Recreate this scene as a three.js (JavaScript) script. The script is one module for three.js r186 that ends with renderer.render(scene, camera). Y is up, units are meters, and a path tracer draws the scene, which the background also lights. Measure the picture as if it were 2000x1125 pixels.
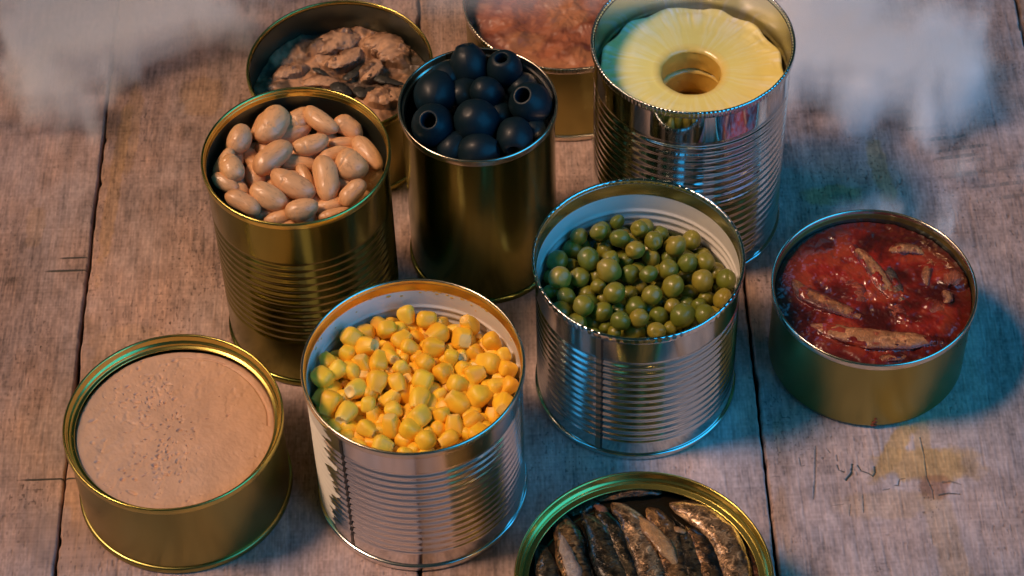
import * as THREE from 'three';
import { mergeGeometries } from 'three/addons/utils/BufferGeometryUtils.js';

// ---------------------------------------------------------------- camera, light, exposure
const PITCH = 49.88 * Math.PI / 180, ROLL = -1.934 * Math.PI / 180, FOV = 13.3287;
const scene = new THREE.Scene();
const camera = new THREE.PerspectiveCamera(FOV, 16 / 9, 0.05, 20);
camera.position.set(0, Math.sin(PITCH), Math.cos(PITCH));
{
  const f = camera.position.clone().negate().normalize(), r = new THREE.Vector3(1, 0, 0), u = r.clone().cross(f);
  camera.up.copy(u.multiplyScalar(Math.cos(ROLL)).addScaledVector(r, -Math.sin(ROLL)));
  camera.lookAt(0, 0, 0);
}
camera.focus = 0.93;
camera.userData.fStop = 22;
camera.updateMatrixWorld(true);
const renderer = new THREE.WebGLRenderer({ antialias: true });
renderer.toneMapping = THREE.LinearToneMapping;
renderer.toneMappingExposure = 0.84;
renderer.shadowMap.enabled = true;
scene.background = new THREE.Color().setRGB(0.008, 0.024, 0.022);

// warm lamp, high on the left and a little behind the tins
const key = new THREE.SpotLight(new THREE.Color().setRGB(1, 0.64, 0.435), 17, 0, 0.19, 1, 2);
{
  const az = new THREE.Vector2(-0.95, -0.28).normalize(), el = 46 * Math.PI / 180, d = 1.7;
  key.target.position.set(-0.01, 0, 0.03);
  key.position.set(key.target.position.x + az.x * Math.cos(el) * d, Math.sin(el) * d, key.target.position.z + az.y * Math.cos(el) * d);
}
key.castShadow = true; key.shadow.radius = 38; key.shadow.mapSize.set(2048, 2048); key.shadow.camera.near = 0.4; key.shadow.camera.far = 4;
scene.add(key, key.target);
// second warm lamp, nearly overhead, with a narrow pool of light
const pool = new THREE.SpotLight(new THREE.Color().setRGB(1, 0.65, 0.44), 16, 0, 0.158, 1, 2);
pool.position.set(-0.74, 1.16, 0.06); pool.target.position.set(0.005, 0, 0.01);
pool.castShadow = true; pool.shadow.radius = 13; pool.shadow.mapSize.set(2048, 2048); pool.shadow.camera.near = 0.4; pool.shadow.camera.far = 4;
scene.add(pool, pool.target);
// cool lamp, right and in front
const cool = new THREE.RectAreaLight(new THREE.Color().setRGB(0.03, 0.43, 0.95), 3.1, 1.15, 1.15);
cool.position.set(0.85, 0.55, 0.55); cool.lookAt(0.14, 0, 0.1);
scene.add(cool);

// ---------------------------------------------------------------- helpers
function rng(seed) { let s = seed >>> 0; return () => { s = (s + 0x6D2B79F5) >>> 0; let t = s; t = Math.imul(t ^ (t >>> 15), t | 1); t ^= t + Math.imul(t ^ (t >>> 7), t | 61); return ((t ^ (t >>> 14)) >>> 0) / 4294967296; }; }
function h3(x, y, z) { let h = Math.imul(x, 374761393) ^ Math.imul(y, 668265263) ^ Math.imul(z, 1274126177); h = Math.imul(h ^ (h >>> 13), 1274126177); return ((h ^ (h >>> 16)) >>> 0) / 4294967296; }
const sm = (t) => t * t * (3 - 2 * t), lerp = (a, b, t) => a + (b - a) * t, clamp = (x, a = 0, b = 1) => Math.min(b, Math.max(a, x));
const step = (a, b, x) => sm(clamp((x - a) / (b - a)));
function n2(x, y, s = 0) {
  const xi = Math.floor(x), yi = Math.floor(y), u = sm(x - xi), v = sm(y - yi);
  return lerp(lerp(h3(xi, yi, s), h3(xi + 1, yi, s), u), lerp(h3(xi, yi + 1, s), h3(xi + 1, yi + 1, s), u), v);
}
function n3(x, y, z, s = 0) { const zi = Math.floor(z), w = sm(z - zi); return lerp(n2(x, y, zi * 131 + s), n2(x, y, (zi + 1) * 131 + s), w); }
function fbm(x, y, s = 0, o = 4) { let a = 0, k = 0.5, t = 0; for (let i = 0; i < o; i++) { a += k * n2(x, y, s + i * 17); t += k; x *= 2.03; y *= 2.03; k *= 0.5; } return a / t; }
function fbm3(x, y, z, s = 0, o = 3) { let a = 0, k = 0.5, t = 0; for (let i = 0; i < o; i++) { a += k * n3(x, y, z, s + i * 17); t += k; x *= 2.03; y *= 2.03; z *= 2.03; k *= 0.5; } return a / t; }
const C = (r, g, b) => new THREE.Color().setRGB(r, g, b);
const mixc = (a, b, t) => [lerp(a[0], b[0], t), lerp(a[1], b[1], t), lerp(a[2], b[2], t)];
function metal(r, g, b, rough, extra = {}) { return new THREE.MeshPhysicalMaterial({ color: C(r, g, b), metalness: 1, roughness: rough, side: THREE.DoubleSide, ...extra }); }
function phys(r, g, b, rough, extra = {}) { return new THREE.MeshPhysicalMaterial({ color: C(r, g, b), roughness: rough, ...extra }); }
const taken = {};
function numbered(name) { const n = taken[name] = (taken[name] ?? -1) + 1; return n ? `${name}_${String(n).padStart(3, '0')}` : name; }
function tag(o, label, category, group, kind) { o.userData = { ...o.userData, label, category }; if (group) o.userData.group = group; if (kind) o.userData.kind = kind; return o; }
function mesh(name, geo, mat, parent) { const m = new THREE.Mesh(geo, mat); m.name = parent === scene ? numbered(name) : name; m.castShadow = m.receiveShadow = true; parent.add(m); return m; }
// a photograph pixel (2000 x 1125) seen as a line of sight, and the point where it meets a level y
const ray = (px, py) => new THREE.Vector3(px / 1000 - 1, 1 - py / 562.5, 0.5).unproject(camera).sub(camera.position).normalize();
function at(px, py, y) { const d = ray(px, py); return camera.position.clone().addScaledVector(d, (y - camera.position.y) / d.y); }
const FPX = 562.5 / Math.tan(FOV * Math.PI / 360);
const viewDir = camera.position.clone().negate().normalize();
const metresPer = (p) => p.clone().sub(camera.position).dot(viewDir) / FPX;
// camera right and ground-forward, to turn an angle seen in the photograph into one on the table
const camRight = new THREE.Vector3(1, 0, 0).applyQuaternion(camera.quaternion);
const camUp = new THREE.Vector3(0, 1, 0).applyQuaternion(camera.quaternion);

// ---------------------------------------------------------------- the table
const JOINTS = [-0.445, -0.310, -0.1735, -0.0374, 0.0942, 0.2295, 0.364], Z0 = -0.25, ZL = 0.5;
function data(w, h, fn, srgb) {
  const a = new Uint8Array(w * h * 4);
  for (let j = 0; j < h; j++) for (let i = 0; i < w; i++) { const c = fn(i, j), k = (j * w + i) * 4; a[k] = c[0]; a[k + 1] = c[1]; a[k + 2] = c[2]; a[k + 3] = c.length > 3 ? c[3] : 255; }
  const t = new THREE.DataTexture(a, w, h, THREE.RGBAFormat);
  t.magFilter = t.minFilter = THREE.LinearFilter; t.wrapS = t.wrapT = THREE.MirroredRepeatWrapping; if (srgb) t.colorSpace = THREE.SRGBColorSpace; t.needsUpdate = true; return t;
}
const toS = (x) => 255 * clamp(x <= 0.0031308 ? x * 12.92 : 1.055 * Math.pow(x, 1 / 2.4) - 0.055);
const ground = (px, py) => { const p = at(px, py, 0); return [p.x, p.z]; };
// marks with a place of their own: [x, z, half width, half length, turn, strength, kind]
const marks = [];
function mark(px, py, hw, hl, turn, strength, kind) { const [x, z] = ground(px, py); marks.push([x, z, hw, hl, turn, strength, kind]); }
mark(1625, 382, 0.0135, 0.006, 0.05, 0.75, 'ochre'); mark(1718, 330, 0.004, 0.02, -0.1, 0.6, 'ochre');
mark(1745, 880, 0.004, 0.016, 0.55, 0.9, 'ochre'); mark(1800, 905, 0.017, 0.008, 0.1, 0.9, 'ochre'); mark(1860, 905, 0.012, 0.008, 0.0, 0.6, 'ochre'); mark(1800, 860, 0.0035, 0.012, 0, 0.6, 'ochre');
mark(1845, 1040, 0.006, 0.03, -0.1, 0.35, 'ochre'); mark(1825, 950, 0.006, 0.006, 0, 0.6, 'rust'); mark(1735, 985, 0.02, 0.006, 0, 0.3, 'ochre');
mark(255, 250, 0.004, 0.03, 0.03, 0.4, 'ochre'); mark(225, 350, 0.003, 0.05, 0.05, 0.5, 'ochre'); mark(395, 190, 0.009, 0.012, 0, 0.4, 'ochre'); mark(270, 680, 0.02, 0.012, 0.2, 0.25, 'ochre');
mark(130, 1060, 0.02, 0.012, 0.3, 0.35, 'dark'); mark(130, 300, 0.004, 0.012, 0, 0.3, 'dark'); mark(70, 440, 0.004, 0.012, 0, 0.3, 'ochre');
for (const [x, y, w, s] of [[1765, 215, 0.008, 0.5], [1785, 250, 0.006, 0.7], [1820, 248, 0.008, 0.5], [1848, 268, 0.01, 0.8], [1880, 288, 0.011, 0.7], [1870, 305, 0.01, 0.6], [1900, 312, 0.006, 0.4], [1950, 360, 0.015, 0.5], [1960, 385, 0.016, 0.4], [1890, 340, 0.018, 0.35], [1940, 330, 0.02, 0.3]]) mark(x, y, w, 0.0011, -0.12, s, 'scratch');
for (const [x, y, s] of [[1536, 285, 0.8], [1532, 297, 0.6], [1550, 240, 0.5], [1542, 288, 0.6], [1527, 255, 0.4], [1720, 305, 0.4]]) mark(x, y, 0.0012, 0.0016, 0, s, 'scratch');
for (const [x, y, w, l] of [[145, 503, 0.006, 0.0004], [130, 528, 0.0085, 0.0005], [100, 935, 0.012, 0.0004], [300, 960, 0.012, 0.0003]]) mark(x, y, w, l, 0, 0.9, 'crack');
// cracks as lines: points in an enlargement of the photograph, half width in metres, depth of tone
const cracks = [['600 455 610 485 640 496', 0.00035, 0.8], ['692 452 686 500 655 545', 0.00055, 1], ['722 455 745 490 790 505 815 520', 0.0003, 0.8], ['825 468 829 500 816 522', 0.0005, 0.9], ['975 540 968 578 945 576', 0.0003, 0.8], ['975 540 1008 535', 0.00025, 0.6], ['875 605 915 598', 0.00025, 0.6], ['1100 290 1125 400 1140 530 1175 612 1181 660', 0.00028, 0.75], ['1215 636 1270 625 1335 630', 0.0003, 0.8], ['1240 560 1280 553 1345 572', 0.0005, 0.5], ['470 340 468 520 458 660', 0.0004, 0.6], ['372 410 382 460 405 455', 0.0003, 0.6], ['535 352 556 378', 0.0003, 0.6], ['595 395 602 430', 0.0003, 0.6], ['755 630 760 740', 0.00022, 0.6], ['1165 860 1175 930', 0.00022, 0.4], ['680 690 675 760', 0.00022, 0.5], ['560 700 640 690', 0.0002, 0.5]].map(([t, w, e]) => { const n = t.split(' ').map(Number), q = []; for (let i = 0; i < n.length; i += 2) q.push(ground(1440 + n[i] / 3.082, 760 + n[i + 1] / 3.082)); return { q, w, e }; });
function crackAt(X, Z, jit) {
  let most = 0;
  for (const { q, w, e } of cracks) for (let i = 1; i < q.length; i++) {
    const [ax, az] = q[i - 1], [bx, bz] = q[i]; if (X < Math.min(ax, bx) - 0.002 || X > Math.max(ax, bx) + 0.002 || Z < Math.min(az, bz) - 0.002 || Z > Math.max(az, bz) + 0.002) continue;
    const dx = bx - ax, dz = bz - az, t = clamp(((X - ax) * dx + (Z - az) * dz) / (dx * dx + dz * dz)), d = Math.hypot(X - ax - dx * t, Z - az - dz * t);
    most = Math.max(most, e * (1 - step(0.3, 1.2, d / w + 1.1 * jit)));
  }
  return most;
}
function plankMaps(k, x0, x1) {
  const W = 560, H = 2048, w = x1 - x0, hgt = new Float32Array(W * H), col = new Float32Array(W * H * 3), r = rng(50 + k);
  const near = marks.filter((m) => m[0] > x0 - 0.03 && m[0] < x1 + 0.03);
  for (let j = 0; j < H; j++) {
    const z = (j / H) * ZL * 1000;                                  // mm
    for (let i = 0; i < W; i++) {
      const x = (i / W) * w * 1000, q = j * W + i, s = k * 100;
      const wx = x + 5 * (fbm(x * 0.02, z * 0.006, s + 1, 3) - 0.5);
      const fib = n2(wx * 1.7, z * 0.05, s + 2) * 0.55 + n2(wx * 1.1, z * 0.025, s + 3) * 0.45;
      const fine = n2(wx * 1.9, z * 0.22, s + 4) * 0.5 + n2(x * 1.25, z * 0.85, s + 16) * 0.5;
      const saw = n2(x * 0.05 + 3, z * 1.25 + 0.6 * n2(x * 0.06, z * 0.05, s), s + 5) * 0.6 + n2(x * 0.12, z * 2.3, s + 6) * 0.4;
      const blot = fbm(x * 0.028, z * 0.012, s + 7, 4), blot2 = fbm(x * 0.06, z * 0.035, s + 8, 4), grime = fbm(x * 0.22, z * 0.11, s + 12, 3);
      const poreCell = n2(x * 1.6, z * 0.5, s + 9), pore = step(0.80, 0.95, poreCell) * step(0.35, 0.65, blot2);
      const speck = step(0.80, 0.93, n2(x * 1.3, z * 0.9, s + 10)) * step(0.5, 0.72, fbm(x * 0.05, z * 0.03, s + 11, 3));
      const streak = step(0.62, 0.9, n2(wx * 0.9, z * 0.018, s + 14)) * (0.4 + 0.6 * n2(wx * 0.3, z * 0.05, s + 15));
      let v = 0.74 + 0.22 * (fib - 0.5) + 0.50 * (fine - 0.5) + 0.18 * (saw - 0.5) + 0.55 * (blot - 0.5) + 0.5 * (grime - 0.5) - 0.14 * streak;
      v *= 1 - 0.38 * pore - 0.5 * speck;
      const warm = clamp(0.5 + 1.6 * (blot2 - 0.5) + 0.4 * (fib - 0.5));
      let c = mixc([0.55, 0.415, 0.385], [0.60, 0.375, 0.285], warm);
      c = mixc(c, [0.50, 0.28, 0.15], 0.6 * (1 - step(0.004, 0.011, x / 1000 + 0.006 * (blot2 - 0.5))) * step(0.4, 0.6, fbm(x * 0.1, z * 0.03, s + 17, 3)));
      c = [c[0] * v, c[1] * v, c[2] * v];
      let hh = 0.40 * fib + 0.35 * fine + 0.2 * saw - 0.6 * pore - 0.5 * speck - 0.25 * streak;
      const X = x0 + x / 1000, Z = Z0 + z / 1000;
      for (const m of near) {
        const dx0 = X - m[0], dz0 = Z - m[1], ca = Math.cos(m[4]), sa = Math.sin(m[4]);
        if (Math.abs(dx0) > 0.05 || Math.abs(dz0) > 0.08) continue;
        const jit = 0.7 * (fbm(x * 0.25, z * 0.25, s + 13, 3) - 0.5), dx = (dx0 * ca + dz0 * sa) / m[2], dz = (-dx0 * sa + dz0 * ca) / m[3];
        const d = Math.pow(Math.pow(Math.abs(dx), 3) + Math.pow(Math.abs(dz), 3), 1 / 3) + (m[6] === 'crack' ? 0.4 : 0.9) * jit;
        const e = (1 - step(0.75, 1.15, d)) * m[5];
        if (e <= 0) continue;
        if (m[6] === 'ochre') c = mixc(c, [0.60 * v, 0.34 * v, 0.14 * v], e);
        else if (m[6] === 'rust') c = mixc(c, [0.35 * v, 0.13 * v, 0.07 * v], e);
        else if (m[6] === 'dark') c = mixc(c, [0.2 * v, 0.13 * v, 0.1 * v], e * (0.4 + fine));
        else if (m[6] === 'scratch') c = mixc(c, [0.04, 0.075, 0.075], e * step(0.35, 0.6, fine * 0.6 + fib * 0.4));
        else { c = mixc(c, [0.03, 0.04, 0.035], e); hh -= 1.5 * e; }
      }
      if (k === 5) { const e = crackAt(X, Z, fbm(x * 0.9, z * 0.9, s + 18, 2) - 0.5); if (e > 0) { c = mixc(c, [0.025, 0.04, 0.036], e); hh -= 1.5 * e; } }
      hgt[q] = hh; col[q * 3] = c[0]; col[q * 3 + 1] = c[1]; col[q * 3 + 2] = c[2];
    }
  }
  return {
    map: data(W, H, (i, j) => { const q = (j * W + i) * 3; return [toS(col[q]), toS(col[q + 1]), toS(col[q + 2])]; }, true),
    bumpMap: data(W, H, (i, j) => { const b = 255 * clamp(0.55 + hgt[j * W + i] * 0.28); return [b, b, b]; }),
  };
}
const table = new THREE.Group(); table.name = 'wooden_table'; scene.add(table);
table.userData = { kind: 'structure', label: 'weathered grey brown plank table top under all the opened tins', category: 'table' };
{
  const mats = {};
  for (const k of [2, 3, 4, 5]) {
    mats[k - 2] = new THREE.MeshStandardMaterial({ ...plankMaps(k, JOINTS[k - 1], JOINTS[k]), roughness: 0.82, bumpScale: 0.0012 });
  }
  for (let k = 0; k < JOINTS.length - 1; k++) {
    const x0 = JOINTS[k], x1 = JOINTS[k + 1], mat = mats[(k + 3) % 4], P = [], U = [], I = [];
    const zs = []; for (let z = -0.62; z <= 0.6201; z += Math.abs(z) < 0.26 ? 0.0015 : 0.01) zs.push(z);
    const edge = (z, s) => 0.00035 + 0.0006 * Math.pow(n2(z * 45, 3, s), 2) + 0.0005 * (n2(z * 260, 7, s) - 0.5) + 0.0008 * step(0.8, 0.95, n2(z * 120, 9, s));
    const across = 13;
    zs.forEach((z, j) => {
      const l = x0 + Math.max(0.00025, edge(z, k * 2 + 1)), r = x1 - Math.max(0.00025, edge(z, k * 2 + 2));
      const row = [[l, -0.03], [l, -0.0014], [l + 0.0003, -0.0006], [l + 0.0010, -0.0001]];
      for (let i = 1; i < across; i++) { const x = lerp(l, r, i / across); row.push([x, -0.00025 * n2(x * 60, z * 20, k)]); }
      row.push([r - 0.0010, -0.0001], [r - 0.0003, -0.0006], [r, -0.0014], [r, -0.03]);
      for (const [x, y] of row) { P.push(x, y, z); U.push((x - x0) / (x1 - x0), (z - Z0) / ZL); }
      if (j) { const n = row.length; for (let i = 0; i < n - 1; i++) { const a = (j - 1) * n + i, b = j * n + i; I.push(a, b, a + 1, a + 1, b, b + 1); } const a = (j - 1) * n, b = j * n; I.push(a, a + n - 1, b, a + n - 1, b + n - 1, b); }
    });
    const g = new THREE.BufferGeometry(); g.setAttribute('position', new THREE.Float32BufferAttribute(P, 3)); g.setAttribute('uv', new THREE.Float32BufferAttribute(U, 2)); g.setIndex(I); g.computeVertexNormals();
    mesh('plank', g, mat, table);
  }
  const b = []; for (const z of [-0.45, -0.15, 0.15, 0.45]) b.push(new THREE.BoxGeometry(0.78, 0.04, 0.28).translate(-0.04, -0.0505, z));
  mesh('underframe', mergeGeometries(b), phys(0.06, 0.045, 0.035, 0.9), table);
}

// ---------------------------------------------------------------- tins
function grimeMap(seed, lo, hi) {
  const t = data(256, 256, (i, j) => { const v = clamp(fbm(i * 0.2, j * 0.08, seed, 4) * 0.7 + 0.3 * n2(i * 0.6, j * 0.9, seed + 9)); const b = 255 * lerp(lo, hi, v); return [b, b, b]; });
  return t;
}
const M = {
  gold: metal(0.37, 0.325, 0.105, 1, { roughnessMap: grimeMap(1, 0.27, 0.33) }),
  goldDark: metal(0.23, 0.23, 0.062, 1, { roughnessMap: grimeMap(2, 0.17, 0.22) }),
  goldRim: metal(0.66, 0.54, 0.15, 0.26),
  paleRim: metal(0.78, 0.70, 0.55, 0.22),
  steel: metal(0.80, 0.78, 0.75, 1, { roughnessMap: grimeMap(3, 0.15, 0.2) }),
  steelDark: metal(0.62, 0.68, 0.66, 1, { roughnessMap: grimeMap(4, 0.11, 0.16) }),
  chrome: metal(0.76, 0.78, 0.76, 1, { roughnessMap: grimeMap(5, 0.05, 0.09) }),
  seam: metal(0.16, 0.15, 0.14, 0.4),
  seamPale: metal(0.42, 0.36, 0.26, 0.35),
  enamel: phys(0.80, 0.77, 0.72, 0.32, { side: THREE.DoubleSide, clearcoat: 0.4, clearcoatRoughness: 0.2 }),
  band: metal(0.62, 0.40, 0.16, 0.32),
  inner: metal(0.17, 0.21, 0.17, 0.4),
  innerGold: metal(0.30, 0.24, 0.08, 0.5),
  innerSteel: metal(0.60, 0.58, 0.52, 0.25),
  paper: phys(0.82, 0.78, 0.70, 0.75, { side: THREE.DoubleSide }),
};
const V2 = (r, y) => new THREE.Vector2(r, y);
function lathe(pts, seg = 160, a = 0, len = Math.PI * 2) { return new THREE.LatheGeometry(pts.map(([r, y]) => V2(r, y)), seg, a, len); }
function ribbed(R, y0, y1, ribs) {                                    // a wall from y0 up to y1 with rolled beads: [from, to, pitch, depth]
  const out = []; const n = Math.round((y1 - y0) / 0.00035);
  for (let i = 0; i <= n; i++) {
    const y = lerp(y0, y1, i / n); let d = 0;
    for (const [a, b, p, h] of ribs) if (y > a && y < b) { const t = ((y - a) / p) % 1; d -= h * Math.pow(Math.sin(Math.PI * t), 2) * step(a, a + p * 0.5, y) * (1 - step(b - p * 0.5, b, y)); }
    out.push([R + d, y]);
  }
  return out;
}
function crimp(g, n, amp, seed) {                                       // the tiny teeth a tin opener leaves
  const p = g.attributes.position;
  for (let i = 0; i < p.count; i++) { const x = p.getX(i), z = p.getZ(i), a = Math.atan2(x, z), r = Math.hypot(x, z), k = 1 + amp * (Math.sin(a * n) + 0.5 * (n2(a * 20 + 50, 0, seed) - 0.5)) / r; p.setX(i, x * k); p.setZ(i, z * k); p.setY(i, p.getY(i) + amp * 0.7 * Math.sin(a * n + 1) + 0.0002 * (n2(a * 9 + 30, 1, seed) - 0.5)); }
  g.computeVertexNormals(); return g;
}
function tin(o) {
  const t = new THREE.Group(); t.name = numbered('food_can'); t.position.set(o.x, 0, o.z); scene.add(t); tag(t, o.label, 'tin can');
  const { R, H } = o, Rb = R - (o.inset ?? 0.0012), bs = o.baseSeam ?? true, ribs = o.ribs ?? [];
  const y0 = bs ? 0.0028 : 0.0022, wall = ribbed(Rb, y0, H - 0.0030, ribs);
  if (!bs) wall.unshift([Rb - 0.0022, 0.0002], [Rb - 0.0012, 0.0005], [Rb - 0.0004, 0.0012]);
  else wall.unshift([Rb - 0.0002, 0.0016]);
  mesh('body', lathe(wall, 200), o.body, t);
  if (bs) mesh('base_seam', lathe([[Rb - 0.004, 0.0009], [Rb - 0.001, 0.0001], [Rb + 0.0004, 0.0001], [Rb + 0.0009, 0.0005], [Rb + 0.0010, 0.0012], [Rb + 0.0009, 0.0024], [Rb + 0.0005, 0.0029], [Rb - 0.0001, 0.0030]]), o.base ?? o.rim, t);
  let rp;
  if (o.ledge) { const L = o.ledge; rp = [[R - 0.0010, H - 0.0034], [R - 0.0002, H - 0.0031], [R, H - 0.0026], [R, H - 0.0008], [R - 0.0002, H - 0.0002], [R - 0.0006, H], [R - 0.0010, H - 0.0002], [R - 0.0012, H - 0.0008], [R - 0.0015, H - 0.0022], [R - 0.0017, H - 0.0027], [R - 0.0022, H - 0.0029], [R - 0.0024, H - 0.0033], [R - 0.0026, H - 0.0040], [R - 0.0028, H - 0.0043], [R - L, H - 0.0044], [R - L - 0.0003, H - 0.0047], [R - L - 0.0001, H - 0.0051], [R - L + 0.0006, H - 0.0052]]; }
  else rp = [[R - 0.0010, H - 0.0034], [R - 0.0002, H - 0.0031], [R, H - 0.0026], [R, H - 0.0008], [R - 0.0002, H - 0.0002], [R - 0.0006, H], [R - 0.0010, H - 0.0002], [R - 0.0012, H - 0.0008], [R - 0.0013, H - 0.0020]];
  const rg = lathe(rp, o.crimp ? 600 : 200); if (o.crimp) crimp(rg, o.crimp, o.bite, 5);
  mesh('rim', rg, o.rim, t);
  const Ri = Rb - 0.0004, top = H - (o.ledge ? 0.0036 : 0.0016), bandY = o.band ? top - o.band : top;
  if (o.band) mesh('inner_band', lathe([[Ri - 0.0001, bandY], [Ri + 0.0001, bandY + 0.0006], [Ri, top - 0.0005], [R - 0.0013, top]]), o.bandMat ?? M.band, t);
  const lin = ribbed(Ri, 0.002, bandY, ribs); lin.unshift([0.0001, 0.002]);
  mesh('liner', lathe(lin, 160), o.liner, t);
  for (const [phi, w, mat, proud] of o.seams ?? []) mesh('side_seam', lathe(wall.filter(([, y]) => y > 0.003).map(([r, y]) => [r + proud * (1 + 0.6 * n2(y * 1500, 3, 4)), y]), 6, phi - w / R / 2, w / R), mat, t);
  t.userData.dims = undefined; delete t.userData.dims;
  return t;
}
const K = {
  pate: { x: -0.1265, z: 0.0928, R: 0.0408, H: 0.0416, body: M.gold, rim: M.goldRim, base: M.gold, liner: M.gold, ledge: 0.0036, label: 'squat gold tin filled level with smooth pink brown pate, at front left' },
  corn: { x: -0.0364, z: 0.0958, R: 0.0403, H: 0.0737, body: M.steel, rim: M.paleRim, base: M.steel, liner: M.enamel, band: 0.0038, ribs: [[0.0095, 0.0610, 0.00368, 0.00055]], seams: [[-0.72, 0.0013, M.seam, 0.00018]], label: 'ribbed silver tin with white lining holding yellow corn kernels' },
  beans: { x: -0.0789, z: 0.0123, R: 0.0355, H: 0.0964, body: M.goldDark, rim: M.goldRim, base: M.goldDark, liner: M.inner, band: 0.0022, bandMat: M.goldRim, ribs: [[0.0250, 0.0735, 0.00404, 0.00042]], label: 'tall ribbed gold tin heaped with white beans' },
  olives: { x: -0.0108, z: -0.0218, R: 0.0309, H: 0.0853, body: M.goldDark, rim: M.paleRim, base: M.goldDark, liner: M.inner, ledge: 0.0026, label: 'tall narrow smooth gold tin heaped with black olives' },
  peas: { x: 0.0471, z: 0.0491, R: 0.0396, H: 0.0740, body: M.steelDark, rim: M.chrome, base: M.steelDark, liner: M.enamel, band: 0.0062, bandMat: M.innerSteel, crimp: 90, bite: 0.00005, ribs: [[0.0090, 0.0590, 0.00385, 0.00055]], seams: [[-0.44, 0.0022, M.seamPale, 0.00010], [-0.405, 0.0008, M.seam, 0.00016]], label: 'ribbed silver tin with jagged rim and white lining holding green peas' },
  pine: { x: 0.0729, z: -0.0384, R: 0.0395, H: 0.0991, body: M.chrome, rim: M.chrome, base: M.chrome, liner: M.innerSteel, crimp: 150, bite: 0.0001, ribs: [[0.0080, 0.0820, 0.0041, 0.00055]], label: 'tall shiny silver tin with jagged rim holding pineapple rings' },
  red: { x: 0.1387, z: 0.0388, R: 0.0394, H: 0.0405, body: M.gold, rim: M.paleRim, liner: M.inner, band: 0.0022, bandMat: M.innerGold, baseSeam: false, label: 'squat olive gold tin of fish in red tomato sauce, at far right' },
  tuna: { x: -0.0685, z: -0.0888, R: 0.0390, H: 0.0427, body: M.gold, rim: M.goldRim, liner: M.inner, label: 'squat gold tin of flaked fish half hidden behind the bean tin' },
  meat: { x: 0.0273, z: -0.1244, R: 0.0443, H: 0.0436, body: M.gold, rim: M.paleRim, liner: M.innerSteel, crimp: 170, bite: 0.00006, label: 'wide gold tin of reddish stewed meat at the back edge, cut off by the frame' },
  sprat: { x: 0.0426, z: 0.1688, R: 0.0454, H: 0.0420, body: M.gold, rim: M.goldRim, liner: M.inner, ledge: 0.0046, label: 'squat gold tin of smoked sprats cut off by the bottom edge' },
};
for (const k in K) K[k].group = tin(K[k]);
{ // torn paper left on the flank of the corn tin
  const o = K.corn, Rb = o.R - 0.0012, wall = ribbed(Rb + 0.00012, 0.006, o.H - 0.006, o.ribs), P = [], U = [], I = [], n = 40;
  wall.forEach(([r, y], j) => {
    const w = 0.0035 * (fbm(y * 170, 2, 41, 4) - 0.5) * 6 + 0.0012 * (n2(y * 2200, 5, 42) - 0.5) * 4, a0 = -2.2, a1 = -0.95 + w / Rb * 0.8;
    for (let i = 0; i <= n; i++) { const a = lerp(a0, a1, i / n); P.push(r * Math.sin(a), y, r * Math.cos(a)); U.push(i / n, j / wall.length); if (j && i) { const b = j * (n + 1) + i; I.push(b, b - 1, b - n - 1, b - 1, b - n - 2, b - n - 1); } }
  });
  const g = new THREE.BufferGeometry(); g.setAttribute('position', new THREE.Float32BufferAttribute(P, 3)); g.setAttribute('uv', new THREE.Float32BufferAttribute(U, 2)); g.setIndex(I); g.computeVertexNormals();
  mesh('paper_remnant', g, M.paper, o.group);
}

function specks(o, rr, list, R, mat, name) {                                // small dried splashes on a wall: [angle, height, size]
  const g = list.map(([a, y, s], i) => new THREE.SphereGeometry(1, 10, 8).scale(s * (0.8 + rr()), s * (0.6 + 0.6 * rr()), s * 0.25).rotateY(a).translate(R * Math.sin(a), y, R * Math.cos(a)));
  const m = mesh(name, mergeGeometries(g), mat, o.group); m.userData.kind = 'stuff'; return m;
}
{
  const r = rng(77), L = [], Q = [];
  for (let i = 0; i < 26; i++) L.push([Math.PI + (r() - 0.5) * 2.6, K.corn.H - 0.0055 - 0.006 * r() * r(), 0.0003 + 0.0005 * r() * r()]);
  specks(K.corn, r, L, K.corn.R - 0.0017, phys(0.75, 0.45, 0.06, 0.4), 'splash_speck');
  for (let i = 0; i < 9; i++) Q.push([1.15 + (r() - 0.5) * 0.7, K.red.H - 0.002 - 0.03 * r(), 0.0003 + 0.0006 * r() * r()]);
  Q.push([-0.03, 0.004, 0.0011], [-0.025, 0.0062, 0.0008], [-0.035, 0.0022, 0.001], [0.85, K.red.H - 0.001, 0.0012], [0.95, K.red.H - 0.0012, 0.0009]);
  specks(K.red, r, Q, K.red.R - 0.00105, phys(0.28, 0.05, 0.015, 0.35), 'sauce_speck');
}
// ---------------------------------------------------------------- food helpers
function relief(R, cell, hf, cf, centre) {                              // a round surface of real height with colours of its own; sides drop 4 mm
  const n = Math.ceil(2 * R / cell), P = [], Cc = [], I = [], id = new Map();
  const rings = Math.ceil(R / cell), seg = Math.ceil(2 * Math.PI * R / cell);
  for (let i = 0; i <= rings + 1; i++) for (let j = 0; j < seg; j++) {
    const r = Math.max(1e-5, Math.min(i, rings) / rings * R), a = j / seg * Math.PI * 2, x = r * Math.cos(a), z = r * Math.sin(a);
    P.push(x, i > rings ? hf(x, z) - 0.005 : hf(x, z), z); Cc.push(...cf(x, z));
    if (i) { const b = i * seg + j, b1 = i * seg + (j + 1) % seg; I.push(b, b - seg, b1, b - seg, b1 - seg, b1); }
  }
  const g = new THREE.BufferGeometry(); g.setAttribute('position', new THREE.Float32BufferAttribute(P, 3)); g.setAttribute('color', new THREE.Float32BufferAttribute(Cc, 3)); g.setIndex(I); g.computeVertexNormals(); return g;
}
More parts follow.
